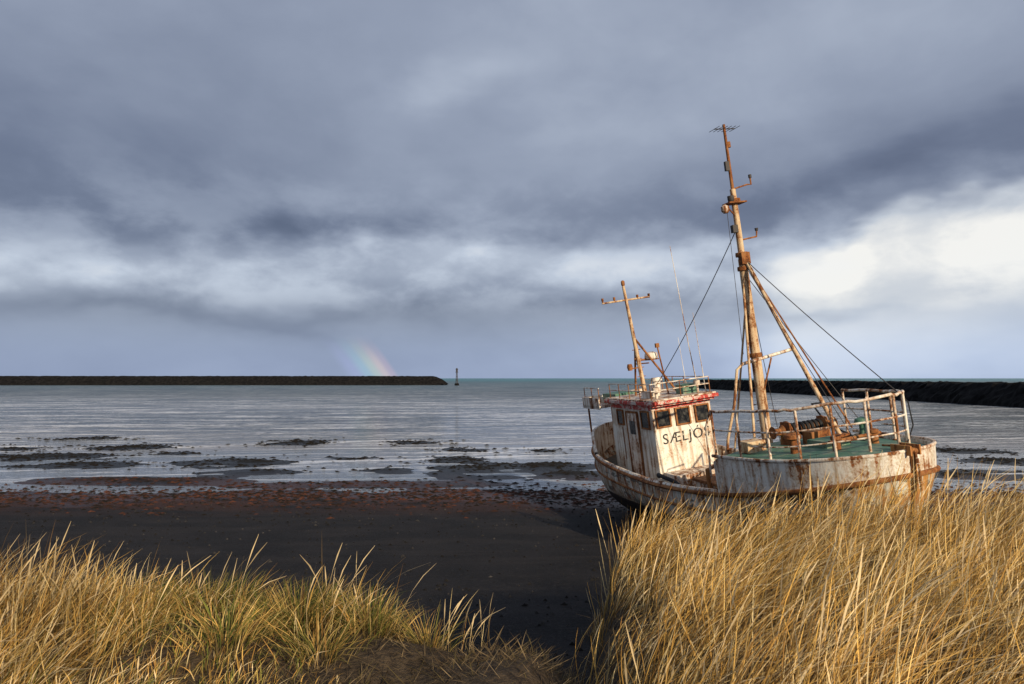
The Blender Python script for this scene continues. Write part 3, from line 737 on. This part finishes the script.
def merge(name,parts):
    V=[];F=[];C=[];o=0
    for v,f,c in parts: V.append(v);F.append(f+o);C.append(c);o+=len(v)
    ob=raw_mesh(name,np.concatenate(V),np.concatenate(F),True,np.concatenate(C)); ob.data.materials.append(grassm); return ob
def clumped(n,x0,x1,y0,y1,cond,sp=.13,per=26):
    nc=n//per; cx=R.uniform(x0,x1,nc); cy=R.uniform(y0,y1,nc); k=cond(cx,cy); cx=cx[k];cy=cy[k]
    m_=len(cx); i=np.repeat(np.arange(m_),per); ox=R.normal(0,sp,m_*per); oy=R.normal(0,sp,m_*per)
    hs=np.repeat(R.uniform(.60,1.22,m_),per); wz_=np.repeat(R.normal(0,.45,m_),per); bn_=np.repeat(R.normal(0,.14,m_),per)
    return cx[i]+ox,cy[i]+oy,ox,oy,hs,wz_,bn_
def mk_right():
    cond=lambda x,y:(x>.112*y+.04+.08*np.sin(y*2.1))&(R.random(len(x))<1-.75*ss(8.8,10.8,y))&(x<y*.86+1.2)
    x,y,ox,oy,hs,wz_,bn_=clumped(72000,.3,13,2.6,11.2,cond,.11,26)
    n=len(x); edge=ss(.0,1.0,x-.112*y)
    ln=R.uniform(.48,.94,n)*hs*(.66+.34*edge)*(1-.20*ss(8.5,11,y))*(1+.8*fbm(x*.7,y*.7,91))
    lx=np.cos(np.arctan2(oy,ox))*.12+.26; ly=np.sin(np.arctan2(oy,ox))*.12
    lx=lx+R.normal(0,.17,n)+bn_; ly=ly+R.normal(0,.15,n)
    lean=np.hypot(lx,ly); az_=np.arctan2(ly,lx)
    ba=R.normal(.05,.45,n)+wz_; bend=np.clip(R.normal(.44,.22,n)+bn_,.02,1.1)
    p=[blades(x,y,ln,R.uniform(.0030,.0076,n)*(.8+.06*y),lean,az_,bend,ba,PAL,.16)]
    k=R.random(n)<.22; q=k.sum()
    p.append(blades(x[k]+R.normal(0,.05,q),y[k],ln[k]*.5,R.uniform(.004,.008,q),lean[k]+.3,R.random(q)*6.28,bend[k],R.random(q)*6.28,PB,0))
    return p
def mk_left():
    def cond(x,y):
        hgt=ss(-.9,-2.2,x+.22*y-1.0)
        return (R.random(len(x))<.03+.97*hgt)&(x<-.10*y-.25)&(y<6.0+.3*np.sin(x*3))&(x>-y*.78-.8)&(fbm(x*1.1,y*1.1,95,3)>-.16-.25*ss(-2.0,-3.0,x))
    x,y,ox,oy,hs,wz_,bn_=clumped(27000,-6.5,0,2.4,6.4,cond,.09,22)
    n=len(x); tall=ss(-1.7,-3.0,x+.05*y)
    ln=R.uniform(.28,.64,n)*hs*(.36+.74*tall)*(1+1.1*fbm(x*.9,y*.9,92))
    lx=np.cos(np.arctan2(oy,ox))*.15+.17+R.normal(0,.18,n)+bn_; ly=np.sin(np.arctan2(oy,ox))*.15+R.normal(0,.17,n)
    lean=np.hypot(lx,ly); az_=np.arctan2(ly,lx); ba=R.normal(.1,.8,n)+wz_; bend=np.clip(R.normal(.36,.2,n)+bn_,.02,1)
    k=R.random(n)<.62+.36*tall
    P=[]
    for kk,pal in ((k,PAL),(~k,PG)):
        q=kk.sum(); P.append(blades(x[kk],y[kk],ln[kk],R.uniform(.0034,.008,q),lean[kk],az_[kk],bend[kk],ba[kk],pal,.14 if pal is PAL else 0))
    for cx,cy,r_,m_ in ((-1.55,5.5,.28,900),(-1.05,5.55,.22,700),(-2.3,5.7,.34,800),(-.60,5.3,.12,150),(-1.9,5.0,.24,400),(-3.2,6.0,.4,500),(-1.25,4.9,.2,250),(-2.6,5.2,.3,400)):
        ox=R.normal(0,r_*.5,m_); oy=R.normal(0,r_*.5,m_); pal=np.concatenate([PG,PG,PAL[:4]])
        P.append(blades(cx+ox,cy+oy,R.uniform(.12,.36,m_),R.uniform(.0035,.0075,m_),np.abs(R.normal(.4,.2,m_)),np.arctan2(oy,ox),np.abs(R.normal(.4,.2,m_)),np.arctan2(oy,ox)+R.normal(0,.5,m_),pal,0))
    m_=130; cx=R.choice([-1.35,-1.2,-2.2,-2.6,-3.1,-3.8,-1.1],m_)+R.normal(0,.16,m_); cy=5.35+R.normal(0,.28,m_)
    P.append(blades(cx,cy,R.uniform(.34,.70,m_),R.uniform(.004,.0075,m_),np.abs(R.normal(.18,.15,m_)),R.normal(0,1.3,m_),np.abs(R.normal(.3,.15,m_)),R.normal(.2,1.0,m_),PAL,.6))
    m_=26; cx=-.36+R.normal(0,.10,m_); cy=5.3+R.normal(0,.12,m_)
    P.append(blades(cx,cy,R.uniform(.22,.50,m_),R.uniform(.004,.007,m_),np.abs(R.normal(.2,.15,m_)),R.normal(0,1.3,m_),np.abs(R.normal(.3,.15,m_)),R.normal(.2,1.0,m_),PAL,.4))
    return P
def mk_mat():
    n=26000; x=R.uniform(-3.8,1.0,n); y=R.uniform(2.8,6.2,n); k=(x<.09*y+.05)&(R.random(n)<.22+1.6*np.clip(fbm(x*1.2,y*1.2,93)+.15,0,1)); x=x[k];y=y[k];n=len(x)
    return [blades(x,y,R.uniform(.06,.24,n),R.uniform(.003,.007,n),R.uniform(.8,1.5,n),R.random(n)*6.28,R.uniform(0,.3,n),R.random(n)*6.28,PB,0)]
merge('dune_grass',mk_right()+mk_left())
merge('matted_grass',mk_mat())
print('done')
